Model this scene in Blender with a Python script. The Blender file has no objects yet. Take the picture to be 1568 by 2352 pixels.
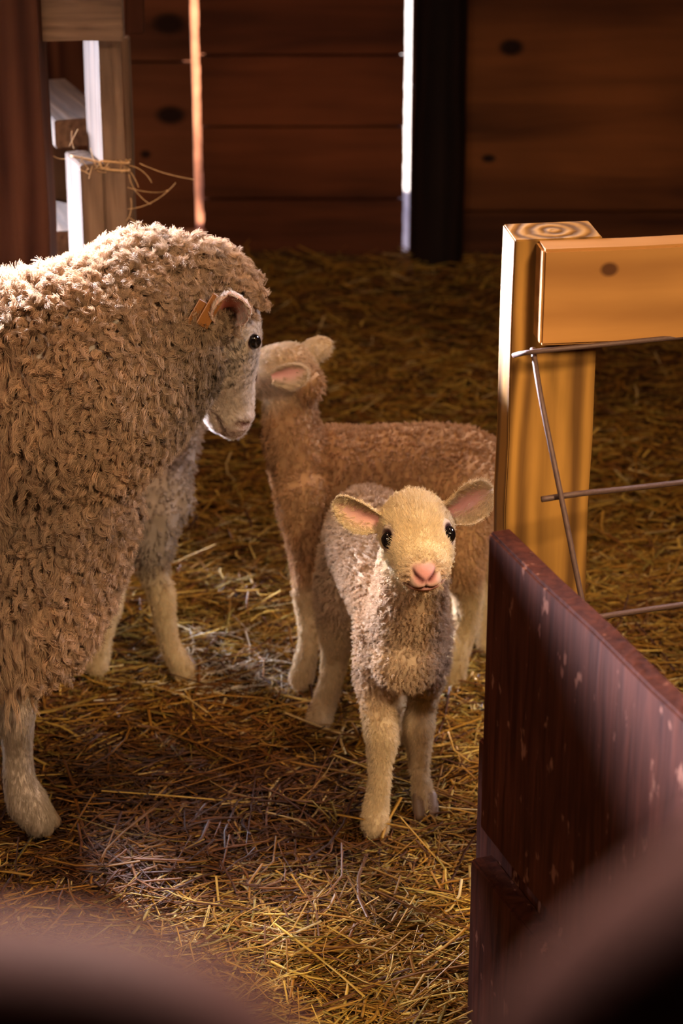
import bpy, bmesh, math, random
import numpy as np
from mathutils import Vector, Matrix

random.seed(7)
rng = np.random.default_rng(7)
sc = bpy.context.scene
C = sc.collection
R = math.radians

# ------------------------------------------------------------------ camera, world, light
CAM = np.array([0.0, 0.0, 1.65]); PITCH = R(24.0); FPX = 5200.0
cd = bpy.data.cameras.new('camera'); cam = bpy.data.objects.new('camera', cd); C.objects.link(cam)
cam.location = CAM; cam.rotation_euler = (R(90) - PITCH, 0, 0)
cd.sensor_fit = 'VERTICAL'; cd.sensor_height = 36.0; cd.lens = FPX / 2352 * 36.0
cd.clip_start = 0.05
cd.dof.use_dof = True; cd.dof.focus_distance = 2.74; cd.dof.aperture_fstop = 5.6
sc.camera = cam
sc.view_settings.view_transform = 'Standard'; sc.view_settings.look = 'None'
sc.view_settings.gamma = 1.0; sc.view_settings.use_curve_mapping = False
sc.view_settings.exposure = 0.16
sc.cycles.use_adaptive_sampling = True; sc.cycles.adaptive_threshold = 0.03
sc.cycles.use_denoising = True
sc.cycles.max_bounces = 5; sc.cycles.diffuse_bounces = 3; sc.cycles.glossy_bounces = 2
sc.cycles.transmission_bounces = 3; sc.cycles.transparent_max_bounces = 6
sc.cycles.caustics_reflective = False; sc.cycles.caustics_refractive = False

w = bpy.data.worlds.new('sky'); sc.world = w; w.use_nodes = True
w.node_tree.nodes['Background'].inputs[0].default_value = (0.72, 0.74, 1.0, 1)
w.node_tree.nodes['Background'].inputs[1].default_value = 0.75

def area(name, loc, target, sx, sy, power, col, spread=180):
    l = bpy.data.lights.new(name, 'AREA'); l.shape = 'RECTANGLE'; l.size = sx; l.size_y = sy
    l.energy = power; l.color = col; l.spread = R(spread)
    o = bpy.data.objects.new(name, l); C.objects.link(o); o.location = loc
    d = Vector(target) - Vector(loc); o.rotation_euler = d.to_track_quat('-Z', 'Y').to_euler()
    return o
# daylight through the window in the left wall, behind the animals
area('window_daylight', (-2.15, 4.62, 1.04), (-0.68, 3.1, 0.82), 0.5, 0.40, 38, (0.80, 0.82, 1.0), 24)
# low cool beam added from the left rear to rim the lambs
area('low_rim_beam', (-1.9, 5.0, 0.85), (-0.17, 3.20, 0.33), 0.25, 0.30, 9.0, (0.80, 0.82, 1.0), 15)
# added cool beam from above and behind, whitens the ewe's back
area('ewe_back_beam', (-0.70, 4.75, 2.15), (-0.52, 2.93, 0.78), 0.22, 0.16, 24.0, (0.74, 0.80, 1.0), 17)
# daylight through the window in the right wall
area('side_window_daylight', (2.35, 3.95, 1.9), (0.06, 2.80, 0.45), 0.8, 0.6, 4.0, (0.86, 0.83, 1.0), 32)
# warm lamp over the aisle, then added warm fills
area('aisle_lamp', (0.95, 0.75, 2.05), (0.15, 2.5, 0.25), 0.35, 0.35, 6.5, (1.0, 0.73, 0.43), 58)
area('warm_fill_left', (-0.75, 0.6, 2.2), (-0.25, 2.6, 0.40), 0.4, 0.4, 3.2, (1.0, 0.68, 0.46), 62)  # added fill from the left, lifts the lamb's chest
area('rear_fill', (0.25, 3.0, 2.85), (0.2, 3.1, 0.0), 0.5, 0.5, 23, (1.0, 0.60, 0.36), 180)  # added overhead fill for the back wall and rear straw
area('gate_fill', (0.15, 1.15, 2.55), (0.0, 0.34, 1.35), 0.4, 0.3, 1.6, (1.0, 0.78, 0.72), 50)  # added beam that brightens the near pipe braces
sun = bpy.data.lights.new('sun', 'SUN'); sun.energy = 14; sun.color = (1.0, 0.80, 0.62); sun.angle = R(0.6)
so = bpy.data.objects.new('sun', sun); C.objects.link(so); so.rotation_euler = Vector((0.85, 0.14, -1.1)).to_track_quat('-Z', 'Y').to_euler()

# ------------------------------------------------------------------ pixel <-> place
cs, sn = math.cos(PITCH), math.sin(PITCH)
def at(px, py, Y):
    u = (px - 784) / FPX; v = (1176 - py) / FPX
    d = np.array([u, cs + v * sn, -sn + v * cs])
    return CAM + d * (Y / d[1])
def gnd(px, py, z=0.0):
    u = (px - 784) / FPX; v = (1176 - py) / FPX
    d = np.array([u, cs + v * sn, -sn + v * cs])
    return CAM + d * ((z - CAM[2]) / d[2])
def atz(px, Y, z):                       # x on the pixel column at this depth and height
    zc = Y * cs + (CAM[2] - z) * sn
    return np.array([(px - 784) / FPX * zc, Y, z])

# ------------------------------------------------------------------ object helpers
def tag(o, label=None, cat=None, group=None, kind=None):
    if label: o['label'] = label
    if cat: o['category'] = cat
    if group: o['group'] = group
    if kind: o['kind'] = kind
    return o
def empty(name, loc, label, cat, rz=0.0, group=None):
    o = bpy.data.objects.new(name, None); C.objects.link(o); o.location = loc
    o.rotation_euler = (0, 0, rz); o.empty_display_size = 0.05
    return tag(o, label, cat, group)
def keep(o, parent):                     # parent without moving
    bpy.context.view_layer.update()
    o.parent = parent; o.matrix_parent_inverse = parent.matrix_world.inverted()
def mesh_obj(name, V, F, mat, parent=None, smooth=False):
    me = bpy.data.meshes.new(name); me.from_pydata([tuple(v) for v in V], [], [tuple(f) for f in F]); me.update()
    if smooth: me.polygons.foreach_set('use_smooth', [True] * len(me.polygons))
    if mat: me.materials.append(mat)
    o = bpy.data.objects.new(name, me); C.objects.link(o)
    if parent: keep(o, parent)
    return o
def box_bm(bm, c, s, rough=0.0):
    r = bmesh.ops.create_cube(bm, size=1.0)
    for v in r['verts']:
        v.co = Vector((c[0] + v.co.x * s[0], c[1] + v.co.y * s[1], c[2] + v.co.z * s[2]))
    return r['verts']
def finish(bm, name, mat, parent=None, smooth=False):
    bmesh.ops.recalc_face_normals(bm, faces=bm.faces)
    me = bpy.data.meshes.new(name); bm.to_mesh(me); bm.free()
    if smooth: me.polygons.foreach_set('use_smooth', [True] * len(me.polygons))
    me.materials.append(mat)
    o = bpy.data.objects.new(name, me); C.objects.link(o)
    if parent: keep(o, parent)
    return o
def board(name, p0, p1, wid, thk, mat, parent=None, up=(0, 0, 1), bev=0.002, wob=0.0015):
    """timber whose length runs local x from p0 to p1; wid along local z (up-ish), thk along local y"""
    p0 = Vector(p0); p1 = Vector(p1); L = (p1 - p0).length
    ax = (p1 - p0).normalized(); z = Vector(up); z = (z - ax * z.dot(ax)).normalized(); y = z.cross(ax)
    bm = bmesh.new(); n = max(2, min(14, int(L / 0.08)))
    rings = []
    for i in range(n + 1):
        t = i / n; a, b = random.uniform(-wob, wob), random.uniform(-wob, wob)
        rings.append([bm.verts.new((t * L, sy * thk / 2 + a, sz * wid / 2 + b)) for sy, sz in ((-1, -1), (1, -1), (1, 1), (-1, 1))])
    for i in range(n):
        for k in range(4):
            bm.faces.new((rings[i][k], rings[i][(k + 1) % 4], rings[i + 1][(k + 1) % 4], rings[i + 1][k]))
    bm.faces.new(rings[0]); bm.faces.new(rings[-1])
    bmesh.ops.recalc_face_normals(bm, faces=bm.faces)
    if bev > 0:
        ed = [e for e in bm.edges if len(e.link_faces) == 2 and e.link_faces[0].normal.angle(e.link_faces[1].normal) > 0.7]
        bmesh.ops.bevel(bm, geom=ed, offset=bev, segments=2, affect='EDGES')
    me = bpy.data.meshes.new(name); bm.to_mesh(me); bm.free(); me.materials.append(mat)
    o = bpy.data.objects.new(name, me); C.objects.link(o)
    m = Matrix((ax, y, z)).transposed().to_4x4(); m.translation = p0; o.matrix_world = m
    if parent: keep(o, parent)
    return o

def sweep(P, rad, seg=10, cap=True, up=None, close=False):
    """tube through P (n,3) with radii (n,) or (n,2)"""
    P = np.asarray(P, float); n = len(P); rad = np.asarray(rad, float)
    if rad.ndim == 1: rad = np.stack([rad, rad], 1)
    T = np.gradient(P, axis=0); T /= np.linalg.norm(T, axis=1)[:, None] + 1e-12
    ref = np.array(up if up is not None else ((0, 0, 1) if abs(T[0][2]) < 0.8 else (0, 1, 0)), float)
    V = []; F = []
    a = np.linspace(0, 2 * np.pi, seg, endpoint=False)
    prev = ref
    for i in range(n):
        b = prev - T[i] * prev.dot(T[i]); b /= np.linalg.norm(b) + 1e-12
        if up is None: prev = b
        s = np.cross(T[i], b)
        for x in a: V.append(P[i] + s * math.cos(x) * rad[i, 0] + b * math.sin(x) * rad[i, 1])
    for i in range(n - 1):
        for k in range(seg):
            k2 = (k + 1) % seg
            F.append((i * seg + k, i * seg + k2, (i + 1) * seg + k2, (i + 1) * seg + k))
    if cap:
        F.append(tuple(range(seg))[::-1]); F.append(tuple((n - 1) * seg + k for k in range(seg)))
    return V, F
def merge(parts):
    V = []; F = []
    for v, f in parts:
        o = len(V); V += list(v); F += [tuple(i + o for i in q) for q in f]
    return V, F

def catmull(P, n):
    """resample control rows (k,d) smoothly into n rows"""
    P = np.asarray(P, float); k = len(P)
    Q = np.vstack([2 * P[0] - P[1], P, 2 * P[-1] - P[-2]])
    out = []
    for t in np.linspace(0, k - 1 - 1e-6, n):
        i = int(t); u = t - i; a, b, c, d = Q[i], Q[i + 1], Q[i + 2], Q[i + 3]
        out.append(0.5 * (2 * b + (c - a) * u + (2 * a - 5 * b + 4 * c - d) * u * u + (3 * b - a - 3 * c + d) * u ** 3))
    return np.array(out)
def limb(rows, up=None, seg=20, n=None):
    """rows: (x,y,z,rx[,ry]) -> closed tube with rounded ends"""
    rows = [list(r) + ([r[3]] if len(r) == 4 else []) for r in rows]
    S = catmull(rows, n or (len(rows) * 7))
    S[:, 3:] = np.maximum(S[:, 3:], 0.002)
    P, rad = S[:, :3], S[:, 3:]
    def capr(i, j):
        d = P[i] - P[j]; d /= np.linalg.norm(d) + 1e-12
        r = rad[i].mean(); out = []
        for a in (0.35, 0.65, 0.87, 0.98):
            out.append((P[i] + d * r * a, rad[i] * math.sqrt(1 - a * a)))
        return out
    a = capr(0, 1)[::-1]; b = capr(-1, -2)
    P = np.vstack([[x[0] for x in a], P, [x[0] for x in b]])
    rad = np.vstack([[x[1] for x in a], rad, [x[1] for x in b]])
    return sweep(P, rad, seg=seg, up=up)
def ellipsoid(c, r, M=np.eye(3), seg=20):
    rows = []; V = []; F = []
    n = 12
    for i in range(n + 1):
        th = math.pi * i / n
        for k in range(seg):
            ph = 2 * math.pi * k / seg
            V.append(np.array(c) + M @ np.array([r[0] * math.sin(th) * math.cos(ph), r[1] * math.sin(th) * math.sin(ph), r[2] * math.cos(th)]))
    for i in range(n):
        for k in range(seg):
            k2 = (k + 1) % seg
            F.append((i * seg + k, i * seg + k2, (i + 1) * seg + k2, (i + 1) * seg + k))
    return V, F

def union(parts, voxel, smooth=6, factor=0.5):
    V, F = merge(parts)
    me = bpy.data.meshes.new('tmp'); me.from_pydata([tuple(map(float, v)) for v in V], [], F); me.update()
    bm = bmesh.new(); bm.from_mesh(me); bmesh.ops.remove_doubles(bm, verts=bm.verts, dist=1e-5)
    bmesh.ops.recalc_face_normals(bm, faces=bm.faces); bm.to_mesh(me); bm.free()
    o = bpy.data.objects.new('tmp', me); C.objects.link(o)
    m = o.modifiers.new('r', 'REMESH'); m.mode = 'VOXEL'; m.voxel_size = voxel
    m = o.modifiers.new('s', 'SMOOTH'); m.iterations = smooth; m.factor = factor
    dg = bpy.context.evaluated_depsgraph_get(); dg.update()
    out = bpy.data.meshes.new_from_object(o.evaluated_get(dg))
    bpy.data.objects.remove(o); bpy.data.meshes.remove(me)
    return out
def mesh_np(me):
    n = len(me.vertices); V = np.empty(n * 3, np.float32); me.vertices.foreach_get('co', V); V = V.reshape(-1, 3).astype(float)
    N = np.empty(n * 3, np.float32); me.vertex_normals.foreach_get('vector', N); N = N.reshape(-1, 3).astype(float)
    me.calc_loop_triangles(); t = np.empty(len(me.loop_triangles) * 3, np.int32); me.loop_triangles.foreach_get('vertices', t)
    return V, N, t.reshape(-1, 3)
def set_verts(me, V):
    me.vertices.foreach_set('co', V.astype(np.float32).ravel()); me.update()
def set_tint(me, col):
    a = me.attributes.new('tint', 'FLOAT_COLOR', 'POINT')
    c = np.ones((len(col), 4), np.float32); c[:, :3] = col; a.data.foreach_set('color', c.ravel())

def vnoise(P, scale, seed=0):
    """cheap smooth value noise in numpy, -1..1"""
    q = P * scale + seed * 17.3; i = np.floor(q).astype(np.int64); f = q - i; f = f * f * (3 - 2 * f)
    def h(a, b, c):
        n = (a * 73856093) ^ (b * 19349663) ^ (c * 83492791) ^ (seed * 2654435)
        n = (n ^ (n >> 13)) * 1274126177; n &= 0x7fffffff
        return (n % 65536) / 32768.0 - 1.0
    r = 0
    for dx in (0, 1):
        for dy in (0, 1):
            for dz in (0, 1):
                wgt = (f[:, 0] if dx else 1 - f[:, 0]) * (f[:, 1] if dy else 1 - f[:, 1]) * (f[:, 2] if dz else 1 - f[:, 2])
                r = r + wgt * h(i[:, 0] + dx, i[:, 1] + dy, i[:, 2] + dz)
    return r
def sstep(a, b, x):
    t = np.clip((x - a) / (b - a), 0, 1); return t * t * (3 - 2 * t)

def sample(V, T, weight, n):
    a = np.cross(V[T[:, 1]] - V[T[:, 0]], V[T[:, 2]] - V[T[:, 0]]); ar = np.linalg.norm(a, axis=1) / 2
    wt = ar * weight[T].mean(1); cdf = np.cumsum(wt); cdf /= cdf[-1]
    k = np.searchsorted(cdf, rng.random(n)); k = np.minimum(k, len(T) - 1)
    u = rng.random(n); v = rng.random(n); m = u + v > 1; u[m] = 1 - u[m]; v[m] = 1 - v[m]
    return k, np.stack([1 - u - v, u, v], 1)
def interp(A, T, k, b):
    X = A[T[k]]
    return (X * (b[:, :, None] if X.ndim == 3 else b)).sum(1)
def unit(a): return a / (np.linalg.norm(a, axis=-1, keepdims=True) + 1e-12)

def hair_obj(name, P, rad, col, mat, parent):
    """P (n,m,3) strand points, rad (n,m), col (n,3)"""
    n, m = P.shape[:2]
    hc = bpy.data.hair_curves.new(name); hc.add_curves([m] * n)
    hc.attributes['position'].data.foreach_set('vector', P.astype(np.float32).ravel())
    if 'radius' not in hc.attributes: hc.attributes.new('radius', 'FLOAT', 'POINT')
    hc.attributes['radius'].data.foreach_set('value', rad.astype(np.float32).ravel())
    a = hc.attributes.new('tint', 'FLOAT_COLOR', 'CURVE')
    c = np.ones((n, 4), np.float32); c[:, :3] = np.clip(col, 0.005, 1); a.data.foreach_set('color', c.ravel())
    hc.materials.append(mat)
    o = bpy.data.objects.new(name, hc); C.objects.link(o)
    if parent: keep(o, parent)
    return o

def grow(V, N, T, dens, length, col, flow, n_clump, per, spread, radius, m=6, curl=0.0, freq=1.5, clump=0.7,
         frizz=0.0, lift=1.0, colvar=0.12, tip=0.25):
    k, b = sample(V, T, dens, n_clump)
    R0 = interp(V, T, k, b); Nn = unit(interp(N, T, k, b)); L = interp(length, T, k, b) * rng.uniform(0.75, 1.25, n_clump)
    Cc = interp(col, T, k, b); Fl = interp(flow, T, k, b)
    D = unit(Nn * lift + Fl + rng.normal(0, 0.12, (n_clump, 3)))
    t1 = unit(np.cross(Nn, rng.normal(0, 1, (n_clump, 3)))); t2 = np.cross(Nn, t1)
    ph = rng.uniform(0, 2 * np.pi, n_clump); fr = freq * rng.uniform(0.7, 1.3, n_clump)
    s1 = unit(np.cross(D, t1)); s2 = np.cross(D, s1)
    t = np.linspace(0, 1, m)
    rep = lambda a: np.repeat(a, per, axis=0)
    nn = n_clump * per
    rr = spread * np.sqrt(rng.random(nn)); aa = rng.uniform(0, 2 * np.pi, nn)
    off = rep(t1) * (rr * np.cos(aa))[:, None] + rep(t2) * (rr * np.sin(aa))[:, None]
    Lh = rep(L) * rng.uniform(0.7, 1.05, nn)
    phj = rep(ph) + rng.normal(0, 0.35, nn); frr = rep(fr)
    P = np.empty((nn, m, 3)); Rr, Dd, S1, S2, Ll, NN = rep(R0), rep(D), rep(s1), rep(s2), Lh, rep(Nn)
    FL = rep(Fl)
    hcol = rep(Cc)
    jf = rng.normal(0, 1, (nn, 3)) * frizz
    for j, tt in enumerate(t):
        c = clump * tt
        ang = phj + 2 * np.pi * frr * tt
        A = curl * (0.25 + 0.75 * tt)
        P[:, j] = Rr + off * (1 - c) + Dd * (Ll * tt)[:, None] + FL * (Ll * 0.35 * tt * tt)[:, None] \
            + (S1 * np.cos(ang)[:, None] + S2 * np.sin(ang)[:, None]) * A * (1 if j else 0.0) \
            - (0 if j else 1) * NN * 0.002 + jf * tt * tt
    rad = radius * (1 - (1 - tip) * t)[None, :] * rng.uniform(0.7, 1.2, nn)[:, None]
    hcol = hcol * (1 + rng.normal(0, colvar, nn))[:, None] * (1 + rep(rng.normal(0, colvar, n_clump)))[:, None]
    return P, rad, hcol

# ------------------------------------------------------------------ materials
def newmat(name):
    m = bpy.data.materials.new(name); m.use_nodes = True; nt = m.node_tree
    return m, nt, nt.nodes, nt.links, nt.nodes['Principled BSDF']
def ramp(nodes, stops):
    r = nodes.new('ShaderNodeValToRGB'); e = r.color_ramp.elements
    while len(e) > 1: e.remove(e[-1])
    e[0].position = stops[0][0]; e[0].color = (*stops[0][1], 1)
    for p, c in stops[1:]:
        x = e.new(p); x.color = (*c, 1)
    return r
def wood(name, dark, light, grain=1.0, rough=0.75, knots=(), spots=None, spot_amt=0.62, bump=0.25, coord='Object', axis=0, spec=0.25, band=12.0, spot_scale=30, wave=0.35):
    m, nt, N, L, bs = newmat(name)
    tc = N.new('ShaderNodeTexCoord'); mp = N.new('ShaderNodeMapping')
    s = [band, band, band]; s[axis] = band * 0.09; mp.inputs['Scale'].default_value = [x * grain for x in s]
    L.new(tc.outputs[coord], mp.inputs['Vector'])
    n1 = N.new('ShaderNodeTexNoise'); n1.inputs['Scale'].default_value = 3.0; n1.inputs['Detail'].default_value = 8; n1.inputs['Distortion'].default_value = 0.6
    L.new(mp.outputs[0], n1.inputs['Vector'])
    wv = N.new('ShaderNodeTexWave'); wv.wave_type = 'RINGS'; wv.rings_direction = 'XYZ'[axis]; wv.inputs['Scale'].default_value = 1.1
    wv.inputs['Distortion'].default_value = 5.0; wv.inputs['Detail'].default_value = 3; wv.inputs['Detail Scale'].default_value = 0.8
    L.new(mp.outputs[0], wv.inputs['Vector'])
    mx = N.new('ShaderNodeMix'); mx.data_type = 'FLOAT'; mx.inputs[0].default_value = wave
    L.new(n1.outputs['Fac'], mx.inputs[2]); L.new(wv.outputs['Fac'], mx.inputs[3])
    r = ramp(N, [(0.25, dark), (0.75, light)]); L.new(mx.outputs[0], r.inputs[0])
    col = r.outputs[0]
    n2 = N.new('ShaderNodeTexNoise'); n2.inputs['Scale'].default_value = 2.2; n2.inputs['Detail'].default_value = 3
    L.new(tc.outputs[coord], n2.inputs['Vector'])
    r2 = ramp(N, [(0.3, (0.6, 0.6, 0.6)), (0.7, (1.15, 1.15, 1.15))]); L.new(n2.outputs['Fac'], r2.inputs[0])
    mm = N.new('ShaderNodeMix'); mm.data_type = 'RGBA'; mm.blend_type = 'MULTIPLY'; mm.inputs[0].default_value = 1
    L.new(col, mm.inputs[6]); L.new(r2.outputs[0], mm.inputs[7]); col = mm.outputs[2]
    if spots:
        n3 = N.new('ShaderNodeTexNoise'); n3.inputs['Scale'].default_value = spot_scale; n3.inputs['Detail'].default_value = 5
        mp3 = N.new('ShaderNodeMapping'); mp3.inputs['Scale'].default_value = (1, 1, 0.45)
        L.new(tc.outputs[coord], mp3.inputs[0]); L.new(mp3.outputs[0], n3.inputs['Vector'])
        r3 = ramp(N, [(spot_amt, (0, 0, 0)), (spot_amt + 0.06, (1, 1, 1))]); L.new(n3.outputs['Fac'], r3.inputs[0])
        m3 = N.new('ShaderNodeMix'); m3.data_type = 'RGBA'; L.new(r3.outputs[0], m3.inputs[0]); L.new(col, m3.inputs[6]); m3.inputs[7].default_value = (*spots, 1); col = m3.outputs[2]
    for (kx, ky, kz, kr, st) in knots:
        sub = N.new('ShaderNodeVectorMath'); sub.operation = 'SUBTRACT'; L.new(tc.outputs[coord], sub.inputs[0]); sub.inputs[1].default_value = (kx, ky, kz)
        mu = N.new('ShaderNodeVectorMath'); mu.operation = 'MULTIPLY'; L.new(sub.outputs[0], mu.inputs[0])
        v = [1.0, 1.0, 1.0]; v[axis] = st; v[1] = 0.0; mu.inputs[1].default_value = v
        ln = N.new('ShaderNodeVectorMath'); ln.operation = 'LENGTH'; L.new(mu.outputs[0], ln.inputs[0])
        mr = N.new('ShaderNodeMapRange'); L.new(ln.outputs['Value'], mr.inputs[0]); mr.inputs[1].default_value = kr; mr.inputs[2].default_value = kr * 0.55
        m4 = N.new('ShaderNodeMix'); m4.data_type = 'RGBA'; L.new(mr.outputs[0], m4.inputs[0]); L.new(col, m4.inputs[6])
        m4.inputs[7].default_value = (dark[0] * 0.25, dark[1] * 0.2, dark[2] * 0.2, 1); col = m4.outputs[2]
    L.new(col, bs.inputs['Base Color']); bs.inputs['Roughness'].default_value = rough
    bs.inputs['Specular IOR Level'].default_value = spec
    bp = N.new('ShaderNodeBump'); bp.inputs['Strength'].default_value = bump; bp.inputs['Distance'].default_value = 0.004
    L.new(mx.outputs[0], bp.inputs['Height']); L.new(bp.outputs[0], bs.inputs['Normal'])
    return m
def plain(name, col, rough=0.6, metal=0.0, spec=0.5):
    m, nt, N, L, bs = newmat(name)
    n1 = N.new('ShaderNodeTexNoise'); n1.inputs['Scale'].default_value = 40
    r = ramp(N, [(0.3, tuple(c * 0.75 for c in col)), (0.7, tuple(min(1, c * 1.15) for c in col))]); L.new(n1.outputs['Fac'], r.inputs[0])
    L.new(r.outputs[0], bs.inputs['Base Color']); bs.inputs['Roughness'].default_value = rough; bs.inputs['Metallic'].default_value = metal
    bs.inputs['Specular IOR Level'].default_value = spec
    return m
def tint_mat(name, rough=0.85, sss=0.0, spec=0.2, bump=0.0, scale=300, sheen=0.0):
    m, nt, N, L, bs = newmat(name)
    a = N.new('ShaderNodeAttribute'); a.attribute_name = 'tint'
    L.new(a.outputs['Color'], bs.inputs['Base Color']); bs.inputs['Roughness'].default_value = rough; bs.inputs['Specular IOR Level'].default_value = spec
    if sheen: bs.inputs['Sheen Weight'].default_value = sheen
    if bump:
        n = N.new('ShaderNodeTexNoise'); n.inputs['Scale'].default_value = scale; n.inputs['Detail'].default_value = 4
        tc = N.new('ShaderNodeTexCoord'); L.new(tc.outputs['Object'], n.inputs['Vector'])
        bp = N.new('ShaderNodeBump'); bp.inputs['Strength'].default_value = bump; bp.inputs['Distance'].default_value = 0.002
        L.new(n.outputs['Fac'], bp.inputs['Height']); L.new(bp.outputs[0], bs.inputs['Normal'])
    return m
def hair_mat(name, trans=0.35, gloss=0.08):
    m = bpy.data.materials.new(name); m.use_nodes = True; nt = m.node_tree; N = nt.nodes; L = nt.links; N.clear()
    a = N.new('ShaderNodeAttribute'); a.attribute_name = 'tint'
    d = N.new('ShaderNodeBsdfDiffuse'); tr = N.new('ShaderNodeBsdfTranslucent'); g = N.new('ShaderNodeBsdfGlossy'); g.inputs['Roughness'].default_value = 0.5
    L.new(a.outputs['Color'], d.inputs[0]); L.new(a.outputs['Color'], tr.inputs[0])
    m1 = N.new('ShaderNodeMixShader'); m1.inputs[0].default_value = trans; L.new(d.outputs[0], m1.inputs[1]); L.new(tr.outputs[0], m1.inputs[2])
    m2 = N.new('ShaderNodeMixShader'); m2.inputs[0].default_value = gloss; L.new(m1.outputs[0], m2.inputs[1]); L.new(g.outputs[0], m2.inputs[2])
    o = N.new('ShaderNodeOutputMaterial'); L.new(m2.outputs[0], o.inputs[0])
    return m

M_skin = tint_mat('lamb_skin', 0.9, spec=0.08, bump=0.2, scale=500)
M_wool = hair_mat('lamb_wool', 0.3, 0.025)
M_fleece = hair_mat('ewe_fleece', 0.25, 0.03)
M_straw = tint_mat('straw', 0.55, spec=0.22)
m, nt, N_, L_, bs = newmat('eye'); bs.inputs['Base Color'].default_value = (0.006, 0.004, 0.004, 1); bs.inputs['Roughness'].default_value = 0.08; M_eye = m
M_wall = wood('barn_boards', (0.07, 0.018, 0.007), (0.20, 0.058, 0.020), band=9, axis=0, bump=0.4)
M_knotwall = wood('knotty_board', (0.055, 0.020, 0.011), (0.150, 0.060, 0.028), band=9, axis=0, bump=0.3)
M_ply = wood('plywood_grain', (0.055, 0.022, 0.010), (0.165, 0.070, 0.024), band=7, axis=0, bump=0.3)
M_darkpost = wood('dark_log', (0.008, 0.004, 0.004), (0.022, 0.011, 0.009), axis=2, bump=0.5, rough=0.7, spec=0.15)
M_post = wood('old_post', (0.030, 0.010, 0.006), (0.075, 0.028, 0.015), axis=0, spec=0.06)
M_stud = wood('grey_stud', (0.060, 0.032, 0.018), (0.22, 0.135, 0.080), axis=0, bump=0.5, band=22, wave=0.15)
M_pine = wood('pine_rail', (0.36, 0.150, 0.036), (0.54, 0.245, 0.062), axis=0, knots=((0.075, 0, 0.030, 0.010, 0.8), (0.17, 0, -0.052, 0.006, 1), (0.245, 0, -0.035, 0.005, 1), (0.215, 0, 0.05, 0.006, 1)), band=8)
M_pinepost = wood('pine_post', (0.14, 0.060, 0.012), (0.42, 0.20, 0.038), axis=0, band=20, wave=0.5)
M_red = wood('red_brown_board', (0.028, 0.007, 0.004), (0.115, 0.031, 0.016), axis=2, spots=(0.24, 0.10, 0.065), spot_amt=0.635, spot_scale=60, rough=0.75, spec=0.06, band=30, wave=0.04)
M_gate = plain('brown_pipe_paint', (0.26, 0.125, 0.10), 0.6)
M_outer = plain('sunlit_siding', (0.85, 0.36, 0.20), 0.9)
M_rust = plain('rusty_rod', (0.12, 0.065, 0.05), 0.6, 0.3)
M_twine = plain('twine', (0.62, 0.38, 0.17), 0.9)
M_tag = plain('amber_tag', (0.26, 0.10, 0.025), 0.4)
M_earth = plain('damp_bedding', (0.045, 0.022, 0.008), 0.95)
M_plain_wall = plain('rough_boarding', (0.09, 0.04, 0.02), 0.9)

# ------------------------------------------------------------------ the barn
def simple_box(name, c, s, mat, kind='structure', parent=None):
    bm = bmesh.new(); box_bm(bm, c, s); o = finish(bm, name, mat, parent)
    if kind and not parent: o['kind'] = kind
    return o
simple_box('floor', (0, 1.7, -0.06), (5.2, 7.0, 0.08), M_earth)
simple_box('ceiling', (0, 1.7, 2.95), (5.2, 7.0, 0.06), M_plain_wall)
simple_box('wall_front', (0, -1.6, 1.45), (5.2, 0.06, 3.0), M_plain_wall)
def side_wall(name, X, y0, y1, z0, z1):
    bm = bmesh.new()
    box_bm(bm, (X, (-1.6 + y0) / 2, 1.45), (0.05, y0 + 1.6, 3.0)); box_bm(bm, (X, (y1 + 5.1) / 2, 1.45), (0.05, 5.1 - y1, 3.0))
    box_bm(bm, (X, (y0 + y1) / 2, (z0 - 0.05) / 2), (0.05, y1 - y0, z0 + 0.05)); box_bm(bm, (X, (y0 + y1) / 2, (z1 + 2.95) / 2), (0.05, y1 - y0, 2.95 - z1))
    o = finish(bm, name, M_plain_wall); o['kind'] = 'structure'
def window(name, X, y0, y1, z0, z1):
    bm = bmesh.new(); t = 0.05
    for zz in (z0, z1): box_bm(bm, (X, (y0 + y1) / 2, zz), (0.07, y1 - y0 + t, t))
    for yy in (y0, y1, (y0 + y1) / 2): box_bm(bm, (X, yy, (z0 + z1) / 2), (0.07, t if yy != (y0 + y1) / 2 else 0.02, z1 - z0))
    o = finish(bm, name, M_stud); o['kind'] = 'structure'
simple_box('sun_block_eave', (-3.15, 4.2, 2.72), (1.3, 2.6, 0.05), M_plain_wall)  # unseen eave added outside to stop sun entering the left window
side_wall('wall_left', -2.5, 4.3, 5.05, 0.75, 1.4); window('window_1', -2.5, 4.3, 5.05, 0.75, 1.4)
side_wall('wall_right', 2.5, 3.4, 4.4, 1.5, 2.3); window('window_2', 2.5, 3.4, 4.4, 1.5, 2.3)

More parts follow.
